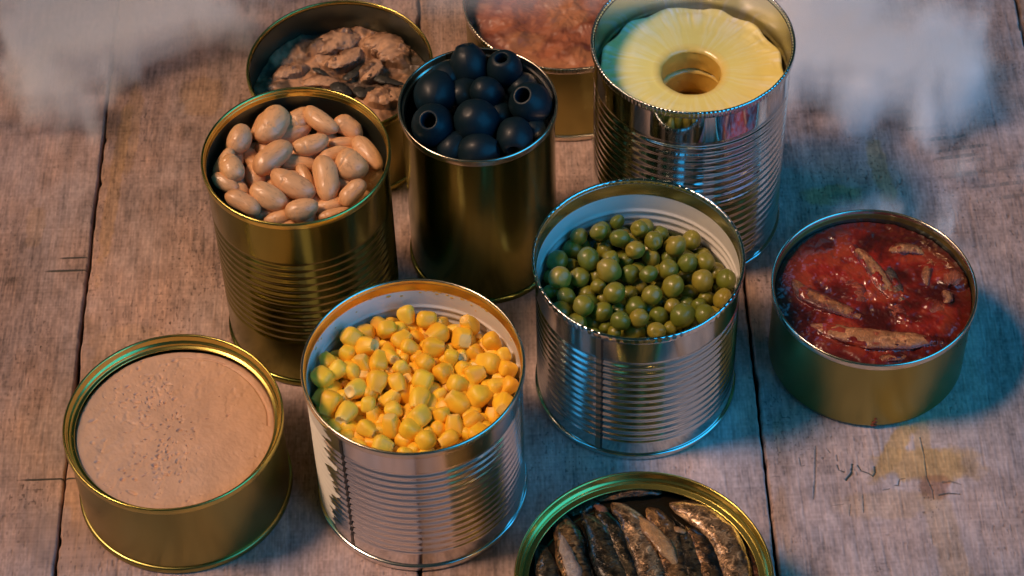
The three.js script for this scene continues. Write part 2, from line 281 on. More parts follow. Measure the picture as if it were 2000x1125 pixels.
function blob(w, h, f, cf) {                                            // a sphere reshaped point by point
  const g = new THREE.SphereGeometry(1, w, h), p = g.attributes.position, cc = [], v = new THREE.Vector3();
  for (let i = 0; i < p.count; i++) { v.fromBufferAttribute(p, i); if (cf) cc.push(...cf(v)); f(v); p.setXYZ(i, v.x, v.y, v.z); }
  if (cf) g.setAttribute('color', new THREE.Float32BufferAttribute(cc, 3));
  const pos = g.attributes.position; g.computeVertexNormals();
  const nn = g.attributes.normal, ww = w + 1;                            // close the seam of the sphere
  for (let j = 0; j <= h; j++) { const a = j * ww, b = a + w, x = nn.getX(a) + nn.getX(b), y = nn.getY(a) + nn.getY(b), z = nn.getZ(a) + nn.getZ(b), l = Math.hypot(x, y, z) || 1; for (const k of [a, b]) nn.setXYZ(k, x / l, y / l, z / l); }
  for (const j of [0, h]) { const y = pos.getY(j * ww) ; let sx = 0, sy = 0, sz = 0; for (let i = 0; i <= w; i++) { sx += nn.getX(j * ww + i); sy += nn.getY(j * ww + i); sz += nn.getZ(j * ww + i); } const l = Math.hypot(sx, sy, sz) || 1; for (let i = 0; i <= w; i++) nn.setXYZ(j * ww + i, sx / l, sy / l, sz / l); }
  return g;
}
const sgnp = (x, e) => Math.sign(x) * Math.pow(Math.abs(x), e);
// put pieces where they are seen: each slides down its line of sight until it rests clear of those above it
function heap(can, list, opt) {
  const placed = [], Rin = can.R - 0.0022 - (opt.pad ?? 0), out = [];
  for (const it of list) {
    const d = ray(it.px, it.py); let y = opt.top - (it.level ?? 0) * opt.drop + (it.up ?? 0), p, best = null;
    for (let k = 0; k < 90; k++, y -= 0.0003) {
      p = camera.position.clone().addScaledVector(d, (y - camera.position.y) / d.y);
      const ss = it.spheres(p); let ok = true;
      for (const s of ss) { for (const q of placed) if (s.c.distanceTo(q.c) < (s.r + q.r) * opt.tight) { ok = false; break; } if (!ok) break; }
      if (ok) { best = p; break; }
    }
    p = best ?? p;
    const ss = it.spheres(p);                                          // keep inside the wall
    let push = 0, px = 0, pz = 0;
    for (const s of ss) { const dx = s.c.x - can.x, dz = s.c.z - can.z, r = Math.hypot(dx, dz), o = r + s.r - Rin; if (o > push) { push = o; px = -dx / r * o; pz = -dz / r * o; } }
    p.x += px; p.z += pz;
    placed.push(...it.spheres(p)); out.push([it, p]);
  }
  return { placed, out };
}
function fillers(can, placed, n, r, ylo, yhi, tight, rand, make, opt = {}) {
  const Rin = can.R - 0.0025 - (opt.pad ?? 0);
  for (let k = 0, m = 0; k < n * 60 && m < n; k++) {
    const a = rand() * 6.2832, q = Math.sqrt(rand()) * (Rin - r), c = new THREE.Vector3(can.x + q * Math.cos(a), lerp(yhi, ylo, Math.pow(k / (n * 60), 1)), can.z + q * Math.sin(a));
    if (placed.some((s) => s.c.distanceTo(c) < (s.r + r) * tight)) continue;
    placed.push({ c, r }); make(c, rand); m++;
  }
}
const randomTurn = (r) => { const u = r(), a = r() * 6.2832, b = r() * 6.2832; return new THREE.Quaternion(Math.sqrt(1 - u) * Math.sin(a), Math.sqrt(1 - u) * Math.cos(a), Math.sqrt(u) * Math.sin(b), Math.sqrt(u) * Math.cos(b)); };
// where a piece lies in its tin, as the photograph shows it
function zone(can, c) {
  const dx = c.x - can.x, dz = c.z - can.z, r = Math.hypot(dx, dz) / can.R;
  if (r < 0.3) return 'at the centre';
  const k = Math.round(Math.atan2(dz, dx) / (Math.PI / 4) + 8) % 8, w = ['right', 'front right', 'front', 'front left', 'left', 'back left', 'back', 'back right'][k];
  return r > 0.68 ? `by the ${w} wall` : `midway to the ${w} wall`;
}
function disc(name, can, y, mat, label, category, kind) { const g = new THREE.CylinderGeometry(can.R - 0.0024, can.R - 0.0024, 0.003, 72); const m = mesh(name, g, mat, scene); m.position.set(can.x, y - 0.0015, can.z); return tag(m, label, category, null, kind); }

// ---------------------------------------------------------------- peas
{
  const can = K.peas, L = `525 210 78 0 1;685 262 82 0 1;840 190 74 0 1;950 280 82 0 1;1125 325 90 0 1;805 355 82 0 1;345 230 78 1;245 310 88 1;160 430 92 1;440 420 96 0;600 515 96 0;765 545 84 1;930 420 78 1;1065 510 86 0;910 545 76 0;1215 460 82 0;1360 450 82 0;1520 585 82 0;1335 595 95 0;1100 640 96 0;1490 730 84 0;935 710 86 0;640 690 92 0;215 570 92 0;370 570 82 1;400 790 86 0;545 840 82 1;265 720 76 1;690 910 82 0;835 890 78 0;815 800 90 1;990 870 78 1;1180 870 96 0;1350 860 84 0;800 1000 90 0;975 990 78 0;470 930 78 1;1100 800 72 1;515 640 64 1;430 700 74 1;610 430 76 1;1065 420 68 1;1440 545 62 1;1365 735 68 1;1310 790 66 1;1080 970 66 1;265 815 66 1;400 335 70 2;565 355 62 2;730 430 66 2;665 135 66 1;1010 225 64 1;300 480 68 2;760 690 68 2;1230 690 74 2;580 965 60 2;680 835 66 2;920 970 60 2;1010 660 60 2;840 640 64 2;130 560 66 2;640 1000 56 1;140 680 62 2;1000 770 60 2;560 740 60 2;1200 560 60 2`;
  const r = rng(7), geos = [], mat = [];
  for (let k = 0; k < 6; k++) geos.push(blob(40, 28, (v) => { const dim = Math.exp(-((v.x - 0.3) ** 2 + (v.z - 0.2) ** 2) / 0.12) * (v.y > 0 ? 1 : 0) * (k % 2 ? 0.16 : 0.05); const d = 1 + 0.20 * (fbm3(v.x * 1.2 + 9 * k, v.y * 1.2 + 5, v.z * 1.2 + 5, 60 + k, 2) - 0.5) + 0.03 * (fbm3(v.x * 4 + 9, v.y * 4 + 9 * k, v.z * 4 + 9, 70, 2) - 0.5); v.multiplyScalar(d - dim); v.y *= 0.88 + 0.20 * (k % 3) / 2; }));
  for (const c of [[0.19, 0.175, 0.014], [0.22, 0.195, 0.016], [0.14, 0.16, 0.014], [0.28, 0.22, 0.024]]) mat.push(phys(...c, 0.42, { clearcoat: 0.28, clearcoatRoughness: 0.18 }));
  const grp = 'peas in the silver tin';
  const list = L.split(';').map((s) => { const [a, b, c, lv, k] = s.split(' ').map(Number); const px = 1040 + a / 4.017, py = 400 + b / 4.017, rad = c / 4.017 * 0.000187 * 1.0; return { px, py, level: lv ?? 0, rad, k, spheres: (p) => [{ c: p.clone(), r: rad }] }; });
  const put = (c, rad, i, lb) => { const m = mesh('pea', geos[Math.floor(r() * 6)], mat[Math.floor(r() * 4)], scene); m.position.copy(c); m.scale.set(rad * (0.92 + 0.14 * r()), rad * (0.90 + 0.14 * r()), rad); m.quaternion.copy(randomTurn(r)); return tag(m, `${lb} ${zone(can, c)}`, 'pea', grp); };
  const { placed, out } = heap(can, list, { top: 0.0605, drop: 0.004, tight: 0.93, pad: 0.0004 });
  out.forEach(([it, p], i) => put(p, it.rad, i, it.level > 1 ? 'dark green pea lower in the heap,' : it.level ? 'olive green pea half covered' : 'olive green pea on top,'));
  fillers(can, placed, 70, 0.0040, 0.044, 0.055, 0.9, r, (c, rr) => put(c, 0.0036 + rr() * 0.0007, 0, 'dark green pea deep'));
  disc('brine', can, 0.049, phys(0.03, 0.04, 0.008, 0.1), 'dark green brine between the peas in their tin', 'brine', 'stuff');
}
// ---------------------------------------------------------------- corn
{
  const can = K.corn, L = `720 130 62 0;850 150 72 0;945 190 66 1;1150 185 72 0;740 200 66 1;625 185 50 2;430 240 66 1;325 270 80 0;580 230 66 0;800 290 62 2;690 290 68 0;745 350 62 0;920 260 76 0;1050 240 66 1;1105 290 82 0;1345 300 68 0;1210 300 46 2;910 350 72 0;450 340 80 0;570 330 44 2;310 400 68 1;230 395 46 2;130 430 64 0;235 510 72 0;115 565 78 0;415 460 66 0;525 440 74 0;615 420 60 0;705 430 44 1;860 465 68 0;790 420 60 1;690 495 58 0;1020 425 58 0;1100 410 56 1;1195 390 64 1;1275 450 84 0;1430 385 56 0;1450 480 64 0;1010 365 56 2;970 530 66 0;830 575 82 0;1195 530 68 0;1100 510 64 1;1080 605 74 0;1225 680 82 0;1345 610 64 0;1455 620 64 0;1380 740 72 0;1065 720 84 0;890 650 66 1;960 690 56 1;660 600 68 0;510 590 76 0;590 525 46 1;430 550 60 1;350 520 54 0;365 635 80 0;215 640 72 1;100 690 62 1;190 740 82 0;460 735 58 0;545 700 58 2;695 670 78 0;800 715 84 0;625 770 68 0;500 820 66 1;340 760 54 2;295 810 78 0;190 830 50 1;240 890 56 1;335 900 60 1;450 910 66 0;610 880 76 0;790 830 82 0;890 810 58 1;755 920 78 0;950 810 60 0;1085 790 64 1;1045 880 76 0;1180 850 66 0;1240 850 48 1;1310 810 60 1;1260 910 52 1;1210 930 64 0;940 920 64 1;860 980 76 0;1000 980 66 0;705 1000 78 0;890 1030 60 0;560 1020 66 0;400 850 54 2;1180 760 60 2;1290 560 52 2;1030 960 50 1;640 960 54 1;300 590 46 2;1260 350 58 1;540 770 44 2;480 1000 54 1;750 780 52 2;870 720 52 2;290 900 40 1;400 960 50 1;1130 950 60 1;780 1040 56 1`;
  const r = rng(11), geos = [];
  for (let k = 0; k < 8; k++) geos.push(blob(28, 20, (v) => {
    const e = 0.62 + 0.05 * (k % 3), a = v.x;
    v.set(sgnp(v.x, 0.78), sgnp(v.y, e), sgnp(v.z, e));
    const tp = 0.80 + 0.22 * v.x - 0.10 * v.x * v.x; v.y *= tp * 0.88; v.z *= tp * (1.0 - 0.12 * (k % 2));
    if (a < -0.55) { const q = Math.hypot(v.y, v.z); v.x = -0.80 + 0.22 * (1 - clamp(q / 0.42)) * (k % 3 !== 0 ? 1 : -0.4); }
    v.multiplyScalar(1 + 0.14 * (fbm3(v.x * 1.6 + 7 * k, v.y * 1.6 + 20, v.z * 1.6 + 20, 90 + k, 2) - 0.5));
  }, (v) => { const t = step(-0.45, -0.8, v.x); const s = 0.92 + 0.16 * n3(v.x * 2 + 9, v.y * 2 + 9, v.z * 2 + 9, k); return mixc([0.95 * s, 0.57 * s * s, 0.032], [0.90, 0.64, 0.18], t); }));
  const mats = [C(1, 1, 1), C(1, 0.93, 0.85), C(0.97, 0.84, 0.7), C(1.0, 1.06, 1.5)].map((c) => new THREE.MeshPhysicalMaterial({ color: c, vertexColors: true, roughness: 0.5, clearcoat: 0.1, clearcoatRoughness: 0.3 }));
  const grp = 'corn kernels in the silver tin';
  const put = (c, rad, q, lb) => { const m = mesh('corn_kernel', geos[Math.floor(r() * 8)], mats[Math.floor(r() * 4)], scene); m.position.copy(c); m.scale.setScalar(rad); m.quaternion.copy(q); tag(m, `${lb} ${zone(can, c)}`, 'corn kernel', grp); };
  const list = L.split(';').map((s) => { const [a, b, c, lv] = s.split(' ').map(Number); const rad = c / 3.516 * 0.000184; return { px: 590 + a / 3.516, py: 580 + b / 3.516, level: lv, rad, spheres: (p) => [{ c: p.clone(), r: rad * 0.82 }] }; });
  list.sort((a, b) => a.level - b.level);
  const { placed, out } = heap(can, list, { top: 0.0615, drop: 0.0028, tight: 0.86, pad: 0.0014 });
  for (const [it, p] of out) put(p, it.rad * 1.18, randomTurn(r), it.level > 1 ? 'orange corn kernel lower in the heap,' : it.level ? 'yellow corn kernel half covered' : 'yellow corn kernel on top,');
  fillers(can, placed, 110, 0.0034, 0.046, 0.0585, 0.76, r, (c, rr) => put(c, 0.0038 + rr() * 0.0008, randomTurn(rr), 'orange corn kernel deep'), { pad: 0.0015 });
  disc('corn_juice', can, 0.048, phys(0.30, 0.14, 0.01, 0.3), 'cloudy juice between the corn kernels in their tin', 'juice', 'stuff');
}
// ---------------------------------------------------------------- beans
{
  const can = K.beans, L = `510 250 168 122 -60 0;905 260 168 82 36 0;690 765 198 100 28 0;950 715 188 108 78 0;530 555 180 110 -42 0;830 450 148 84 -16 0;500 860 165 100 28 0;1150 610 140 120 40 0;270 410 122 98 -72 0;215 635 108 94 60 0;660 370 205 92 -26 1;745 200 122 96 -30 1;1290 520 172 88 50 1;1160 830 125 82 -48 0;760 960 135 88 -15 0;300 905 155 82 28 0;1130 320 135 90 35 1;240 785 122 70 30 1;740 600 155 75 5 2;1320 720 125 85 -50 1;100 590 115 66 -60 1;95 760 85 66 30 1;390 240 78 55 -70 1;1100 440 66 54 0 1;1010 540 95 75 -20 1;980 930 130 66 -14 1;400 700 105 84 80 1;370 580 95 70 55 2;790 710 80 58 60 2;980 420 85 60 40 2;890 900 64 82 80 2;590 1020 95 62 -20 1;1010 1000 130 52 -14 1;380 520 95 70 -45 2;500 1000 75 52 0 2;720 480 90 60 10 3;650 660 90 60 30 3;180 500 80 55 60 2;1080 760 90 60 10 2`;
  const names = { 0: 'broad white bean standing upright at the back of the heap', 1: 'slim white bean leaning right at the back of the heap', 2: 'long cracked white bean lying across the front of the heap', 3: 'blunt white bean lying steeply right of the cracked one', 4: 'long white bean slanting up in the middle of the heap', 5: 'small oval bean with a dent near the middle of the heap', 6: 'smooth oval bean in front of the slanting middle bean', 7: 'broad white bean near the right wall of the tin', 8: 'round looking bean by the upper left wall of the gold tin', 9: 'round looking bean below another at the left wall', 11: 'white bean half hidden behind the slim leaning bean', 12: 'creased white bean against the far right wall of the tin', 13: 'white bean end sticking up near the front right rim', 14: 'plump white bean touching the front rim of the gold tin', 15: 'white bean by the front left rim of the gold tin' };
  const r = rng(23), geos = [];
  for (let k = 0; k < 5; k++) geos.push(blob(64, 40, (v) => {
    const x = v.x; v.set(sgnp(v.x, 0.92), v.y, v.z);
    const w = 1 - 0.10 * Math.exp(-Math.pow((x - 0.05) / 0.35, 2)) * (k % 2) + 0.08 * x * (k % 3 - 1);
    v.y *= w; v.z *= w; v.z += (0.10 + 0.05 * k) * (x * x - 0.4) * (k % 2 ? 1 : -1) * 0.8;
    v.multiplyScalar(1 + 0.09 * (fbm3(v.x * 1.3 + 4 * k, v.y * 1.3 + 8, v.z * 1.3 + 8, 30 + k, 2) - 0.5) + 0.05 * (fbm3(v.x * 4 + 50, v.y * 5 + 50, v.z * 5 + 50, 33 + k, 3) - 0.5));
    if (k !== 1) { const cr = Math.exp(-Math.pow((x + 0.25 + 0.12 * n2(v.z * 4 + 9, 3, k)) / 0.045, 2)) * step(-0.2, 0.4, v.y); v.y -= (k === 2 || k === 4 ? 0.08 : 0.03) * cr; }
  }, (v) => { const s = 0.82 + 0.36 * fbm3(v.x * 3 + 9, v.y * 4 + 9, v.z * 4 + 9, k, 4), t = step(0.75, 1, Math.abs(v.x)); const sp = 0.5 * step(0.66, 0.76, fbm3(v.x * 6 + 20, v.y * 9 + 20, v.z * 9 + 20, k + 5, 2)); return mixc(mixc([0.72 * s, 0.39 * s, 0.18 * s], [0.55 * s, 0.26 * s, 0.11 * s], 0.5 * t), [0.42, 0.19, 0.08], sp); }));
  const mats = [C(1, 1, 1), C(0.96, 0.92, 0.88), C(1.03, 1.02, 0.98)].map((c) => new THREE.MeshPhysicalMaterial({ color: c, vertexColors: true, roughness: 0.42, clearcoat: 0.3, clearcoatRoughness: 0.22 }));
  const grp = 'beans deeper in the gold tin';
  const put = (c, q, len, wid, i) => { const k = i === 2 ? 2 : i === 5 ? 4 : Math.floor(r() * 5); const m = mesh('white_bean', geos[k], mats[Math.floor(r() * 3)], scene); m.position.copy(c); m.scale.set(len, wid * 0.9, wid); m.quaternion.copy(q); return names[i] ? tag(m, names[i], 'bean') : tag(m, `white bean lower in the heap, ${zone(can, c)}`, 'bean', grp); };
  const list = L.split(';').map((s, i) => {
    const [a, b, hl, hw, ang, lv] = s.split(' ').map(Number), k = 0.000181 / 4.019, A = ang * Math.PI / 180;
    // the bean lies nearly level: turn the seen direction into one on a gently tilted plane facing half way to the camera
    const tilt = 0.35, n = new THREE.Vector3(0, 1, tilt + (r() - 0.5) * 0.5).normalize();
    const d0 = camRight.clone().multiplyScalar(Math.cos(A)).addScaledVector(camUp, -Math.sin(A)), dir = d0.addScaledVector(viewDir, -d0.dot(n) / viewDir.dot(n));
    const stretch = Math.min(1.35, dir.length()); dir.normalize();
    const yy = n.clone(), zz = dir.clone().cross(yy).normalize(), q = new THREE.Quaternion().setFromRotationMatrix(new THREE.Matrix4().makeBasis(dir, zz.clone().cross(dir), zz));
    const len = Math.max(hl * k * 1.06 * (1 + (stretch - 1) * 0.8), 0.0062), wid = Math.min(hw * k * 1.06, 0.0058);
    return { px: 400 + a / 4.019, py: 170 + b / 4.019, level: lv, i, len, wid, q, spheres: (p) => [-0.6, -0.2, 0.2, 0.6].map((t) => ({ c: p.clone().addScaledVector(dir, t * len), r: wid * (0.95 - 0.4 * t * t) })) };
  });
  const order = [...list].sort((a, b) => a.level - b.level || a.i - b.i);
  const { placed, out } = heap(can, order, { top: 0.0895, drop: 0.0026, tight: 0.70, pad: 0.0007 });
  for (const [it, p] of out) put(p, it.q, it.len, it.wid, it.i);
  fillers(can, placed, 40, 0.0048, 0.068, 0.083, 0.8, r, (c, rr) => put(c, new THREE.Quaternion().setFromEuler(new THREE.Euler(rr() - 0.5, rr() * 6.28, rr() - 0.5)), 0.0075, 0.0045, 99), { pad: 0.0035 });
  disc('bean_liquid', can, 0.070, phys(0.10, 0.06, 0.035, 0.2), 'dark liquid between the beans in the tall gold tin', 'liquid', 'stuff');
}
// ---------------------------------------------------------------- olives
{
  const can = K.olives, r = rng(31), geos = [];
  for (let k = 0; k < 3; k++) {
    const pts = [], L = 1.18; const hole = 0.34;
    for (let i = 0; i <= 10; i++) pts.push([hole * (0.85 + 0.15 * Math.abs(i / 10 * 2 - 1)), lerp(L * 0.3, L * 0.90, i / 10)]);
    pts.push([hole + 0.03, L * 0.925], [hole + 0.09, L * 0.93], [hole + 0.15, L * 0.905]);
    for (let i = 1; i < 26; i++) { const a = lerp(0.50, Math.PI * 0.97, i / 26); pts.push([Math.sin(a), Math.cos(a) * L * (k === 1 ? 1.08 : 1)]); }
    pts.push([0.001, -L * (k === 1 ? 1.08 : 1) * 0.985]);
    const g = new THREE.LatheGeometry(pts.reverse().map(([x, y]) => V2(x, y)), 40), p = g.attributes.position;
    for (let i = 0; i < p.count; i++) { const x = p.getX(i), y = p.getY(i), z = p.getZ(i), d = 1 + 0.10 * (fbm3(x * 1.1 + 5 + k * 7, y * 1.1 + 5, z * 1.1 + 5, 80, 2) - 0.5); p.setXYZ(i, x * d, y * d, z * d); }
    g.computeVertexNormals(); geos.push(g);
  }
  const mat = phys(0.004, 0.014, 0.021, 0.48, { specularIntensity: 0.5, clearcoat: 0.08, clearcoatRoughness: 0.2 });
  const plug = phys(0.003, 0.003, 0.004, 0.6);
  // photograph x, y, radius (enlargement), axis as seen (right, up, towards the camera), level
  const L = [[312, 128, 72, -0.2, 0.9, 0.25, 0, 'black olive standing highest at the back, hole upward'], [460, 140, 68, -0.15, 0.5, 0.75, 0, 'black olive at back right with its hole facing up'], [180, 250, 80, 0.2, 0.95, -0.3, 0.5, 'long black olive against the left wall of the olive tin'], [385, 245, 62, 0.5, -0.3, -0.8, 0, 'smooth black olive in the middle with a wet spot'], [345, 362, 84, 0.3, -0.3, -0.8, 0, 'smooth round black olive at the front centre, no hole showing'], [172, 372, 80, -0.15, 0.15, 0.95, 0, 'black olive at front left with its hole facing the viewer'], [555, 287, 80, -0.35, 0.3, 0.85, 0, 'black olive at the right wall with a wide open hole'], [495, 418, 68, -0.05, -0.75, 0.55, 0.4, 'black olive at front right with its hole turned down'], [350, 490, 66, 0.9, 0.1, 0.2, 1, 'black olive half hidden below the front rim of its tin'], [215, 175, 62, 0.4, 0.7, -0.3, 1.4, 'black olive low in the shade behind the left ones'], [300, 250, 62, 0.4, 0.1, -0.5, 1.6, 'black olive deep in the gap at the centre left'], [560, 200, 55, 0.4, 0.1, -0.5, 2, 'black olive deep against the back right wall'], [255, 455, 58, 0.4, 0.6, -0.5, 1.6, 'black olive deep at the front left of the olive tin'], [430, 330, 55, 0.1, 0.6, -0.5, 2.2, 'black olive deep in the gap beside the centre olives'], [590, 400, 50, 0.1, 0.6, -0.5, 2, 'black olive deep in the shade by the front right wall'], [480, 230, 50, 0.1, 0.6, -0.5, 2.2, 'black olive deep behind the one with the wide hole']];
  const list = L.map(([a, b, c, ar, au, at_, lv, lb]) => { const rad = c / 2.008 * 0.000190 * 1.1, ax = camRight.clone().multiplyScalar(ar).addScaledVector(camUp, au).addScaledVector(viewDir, -at_).normalize(); return { px: 760 + a / 2.008, py: 60 + b / 2.008, level: lv, rad, ax, lb, spheres: (p) => [{ c: p.clone(), r: rad }] }; });
  const { placed, out } = heap(can, list, { top: 0.0845, drop: 0.003, tight: 0.78 });
  out.forEach(([it, p], i) => { const m = mesh('black_olive', geos[i % 3], mat, scene); m.position.copy(p); m.scale.set(it.rad * (0.94 + 0.1 * r()), it.rad * (0.92 + 0.14 * r()), it.rad); m.quaternion.setFromUnitVectors(new THREE.Vector3(0, 1, 0), it.ax); tag(m, it.lb, 'olive'); });
  disc('olive_brine', can, 0.066, phys(0.006, 0.008, 0.01, 0.08), 'black brine between the olives in their tin', 'brine', 'stuff');
}
// ---------------------------------------------------------------- pate
{
  const can = K.pate, R = can.R - 0.0032, r = rng(41), pits = [];
  for (let i = 0; i < 260; i++) {
    const t = r(); let x, z;
    if (i < 150) { const u = lerp(-0.024, 0.022, t); x = -0.014 + 0.012 * step(-0.022, 0.004, u) - 0.003 * step(0.008, 0.022, u) + 0.012 * (r() + r() + r() - 1.5); z = u + 0.006 * (r() - 0.5); }
    else { const a = r() * 6.28, q = Math.sqrt(r()) * R * 0.97; x = q * Math.cos(a); z = q * Math.sin(a); if (x > 0.008 && r() < 0.6) continue; }
    pits.push([x, z, 0.0002 + 0.00045 * Math.pow(r(), 3), 0.8 + r() * r() * 3.2, 1.0 + r() * 1.2, 0.0003 + 0.0006 * r()]);
  }
  const y0 = can.H - 0.0062;
  const hf = (x, z) => {
    let y = y0 + 0.0008 * (fbm(x * 60 + 9, z * 60 + 9, 5, 3) - 0.5) + 0.00022 * (fbm(x * 420 + 9, z * 420 + 9, 6, 3) - 0.5);
    y += 0.00025 * (fbm(x * 900 + 9, z * 700 + 9, 8, 2) - 0.5) - 0.00025 * step(0.62, 0.8, fbm(x * 260 + 30, z * 200 + 9, 18, 3));
    const e = Math.hypot(x, z); y -= 0.0010 * step(R - 0.0012, R, e); y -= 0.0007 * Math.exp(-Math.pow((e - R * 0.90 - 0.0008 * n2(Math.atan2(x, z) * 4 + 9, 1, 2)) / 0.00035, 2)) * step(0, 0.6, z < 0 ? x / R + 0.3 : 0);
    for (const p of pits) { const dx = x - p[0], dz = z - p[1]; if (Math.abs(dx) > 0.003 || Math.abs(dz) > 0.003) continue; const c = Math.cos(p[4]), s = Math.sin(p[4]), u = (dx * c + dz * s) / p[2], v = (-dx * s + dz * c) / (p[2] * p[3]), q = u * u + v * v; if (q < 4) y -= p[5] * Math.exp(-q * q * 0.7); }
    return y;
  };
  const cf = (x, z) => { const s = 0.86 + 0.28 * fbm(x * 200 + 9, z * 120 + 9, 12, 3), w = fbm(x * 40 + 5, z * 40 + 5, 14, 2); return [0.62 * s, (0.345 + 0.03 * w) * s, (0.205 + 0.03 * w) * s]; };
  const m = mesh('pate', relief(R, 0.00028, hf, cf), new THREE.MeshPhysicalMaterial({ vertexColors: true, roughness: 0.55, clearcoat: 0.2, clearcoatRoughness: 0.35 }), scene);
  m.position.set(can.x, 0, can.z); tag(m, 'smooth pink brown pate with small pits filling the squat gold tin', 'pate');
}
// ---------------------------------------------------------------- fish built along a curve
function fish(points, widths, seed, pal, opt = {}) {
  const curve = new THREE.CatmullRomCurve3(points), n = opt.n ?? 56, m = 28, P = [], U = [], Cc = [], I = [], up = new THREE.Vector3(0, 1, 0);
  for (let i = 0; i <= n; i++) {
    const t = i / n, c = curve.getPointAt(t), tan = curve.getTangentAt(t), side = tan.clone().cross(up).normalize(), nor = side.clone().cross(tan).normalize();
    const wi = t * (widths.length - 1), k = Math.min(widths.length - 2, Math.floor(wi)), w = lerp(widths[k], widths[k + 1], sm(wi - k)) * Math.sqrt(clamp(Math.min(t * 14, (1 - t) * 14 + 0.02), 0.02, 1));
    for (let j = 0; j < m; j++) {
      const a = j / m * 6.28318, q = new THREE.Vector3(Math.cos(a), Math.sin(a), t * 6);
      const rough = 1 + (opt.rough ?? 0.22) * (fbm3(q.x * 1.6 + 9, q.y * 1.6 + 9, q.z * 1.5 + seed, seed, 4) - 0.5) + 0.14 * (n3(q.x * 5 + 9, q.y * 5 + 9, q.z * 2.5, seed) - 0.5) + 0.09 * (fbm3(q.x * 9 + 9, q.y * 9 + 9, q.z * 7, seed + 1, 3) - 0.5);
      const p = c.clone().addScaledVector(side, Math.cos(a) * w * rough).addScaledVector(nor, Math.sin(a) * w * (opt.flat ?? 0.7) * rough);
      P.push(p.x, p.y, p.z); U.push(t * 1.5 + seed * 0.37, 2 * Math.abs(j / m - 0.5));
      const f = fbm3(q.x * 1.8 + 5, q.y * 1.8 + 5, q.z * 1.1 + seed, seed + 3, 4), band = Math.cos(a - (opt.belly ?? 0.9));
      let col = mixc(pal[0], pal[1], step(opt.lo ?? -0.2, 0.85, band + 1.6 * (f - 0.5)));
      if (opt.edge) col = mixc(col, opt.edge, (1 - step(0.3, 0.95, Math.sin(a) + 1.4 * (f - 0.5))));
      if (pal[2]) col = mixc(col, pal[2], step(0.56, 0.72, fbm3(q.x * 2.6 + 5, q.y * 2.6 + 5, q.z * 1.6 + seed, seed + 8, 4)));
      const s = 0.55 + 0.9 * fbm3(q.x * 6 + 9, q.y * 6 + 9, q.z * 3, seed + 6, 3);
      Cc.push(col[0] * s, col[1] * s, col[2] * s);
      if (i) { const b = i * m + j, b1 = i * m + (j + 1) % m; I.push(b, b - m, b1, b - m, b1 - m, b1); }
    }
  }
  const g = new THREE.BufferGeometry(); g.setAttribute('position', new THREE.Float32BufferAttribute(P, 3)); g.setAttribute('color', new THREE.Float32BufferAttribute(Cc, 3)); g.setAttribute('uv', new THREE.Float32BufferAttribute(U, 2)); g.setIndex(I); g.computeVertexNormals();
  const o = P.length / 3 / 2 | 0, c = curve.getPointAt(0.5); g.translate(-c.x, -c.y, -c.z); g.userData = { c, core: [] };
  for (let i = 0; i <= 20; i++) { const t = i / 20, wi = t * (widths.length - 1), k = Math.min(widths.length - 2, Math.floor(wi)); g.userData.core.push([curve.getPointAt(t), lerp(widths[k], widths[k + 1], sm(wi - k))]); }
  g.userData.flat = opt.flat ?? 0.7; return g;
}
// height of the food lying under a sauce at x, z (in the tin's own axes)
function drape(pieces, can) {
  return (x, z) => {
    let best = -1;
    for (const m of pieces) { const { core, flat } = m.geometry.userData; for (const [p, w] of core) { const dx = x + can.x - p.x, dz = z + can.z - p.z, d = w * w - dx * dx - dz * dz; if (d > 0) { const h = p.y + flat * Math.sqrt(d); if (h > best) best = h; } } }
    return best;
  };
}
const wet = (rough, extra = {}) => new THREE.MeshPhysicalMaterial({ vertexColors: true, roughness: rough, clearcoat: 0.5, clearcoatRoughness: 0.2, ...extra });
function addFish(name, pts, origin, scale, y, ws, seed, pal, mat, label, category, opt) {
  const w3 = pts.map(([a, b, up]) => at(origin[0] + a / scale, origin[1] + b / scale, y + (up ?? 0)));
  const g = fish(w3, ws.map((w) => w / scale * 0.000185 / 2), seed, pal, opt), m = mesh(name, g, mat, scene); m.position.copy(g.userData.c); return tag(m, label, category);
}
// skin: wrinkles, flaked patches and lengthwise streaks
const skin = (seed, lo, stretch) => ({
  map: data(512, 256, (i, j) => { const w = fbm(i * 0.05 + 40, j * 0.02 + 40, seed, 3), x = i * 0.06 * stretch + 3 * w, y = j * 0.026 + 3 * w, a = fbm(x, y, seed + 3, 4), b = fbm(x * 3 + 9, y * 2.2 + 9, seed + 5, 3), c = a * 0.6 + b * 0.4, v = lerp(lo, lerp(lo, 1, 0.35), step(0.36, 0.58, c)) + (1 - lerp(lo, 1, 0.35)) * step(0.54, 0.70, c), t = v * (0.8 + 0.3 * n2(i * 0.5, j * 0.2, seed + 7)); return [toS(t), toS(t * (0.88 + 0.14 * v)), toS(t * (0.78 + 0.26 * v))]; }, true),
  bumpMap: data(512, 256, (i, j) => { const w = fbm(i * 0.05 + 40, j * 0.02 + 40, seed, 3), x = i * 0.06 * stretch + 3 * w, y = j * 0.026 + 3 * w, b = fbm(x * 3 + 9, y * 2.2 + 9, seed + 5, 3), r = 1 - Math.abs(2 * fbm(x * 1.3, y * 1.3, seed + 11, 2) - 1), v = 255 * clamp(0.6 * b + 0.4 * r); return [v, v, v]; }),
});
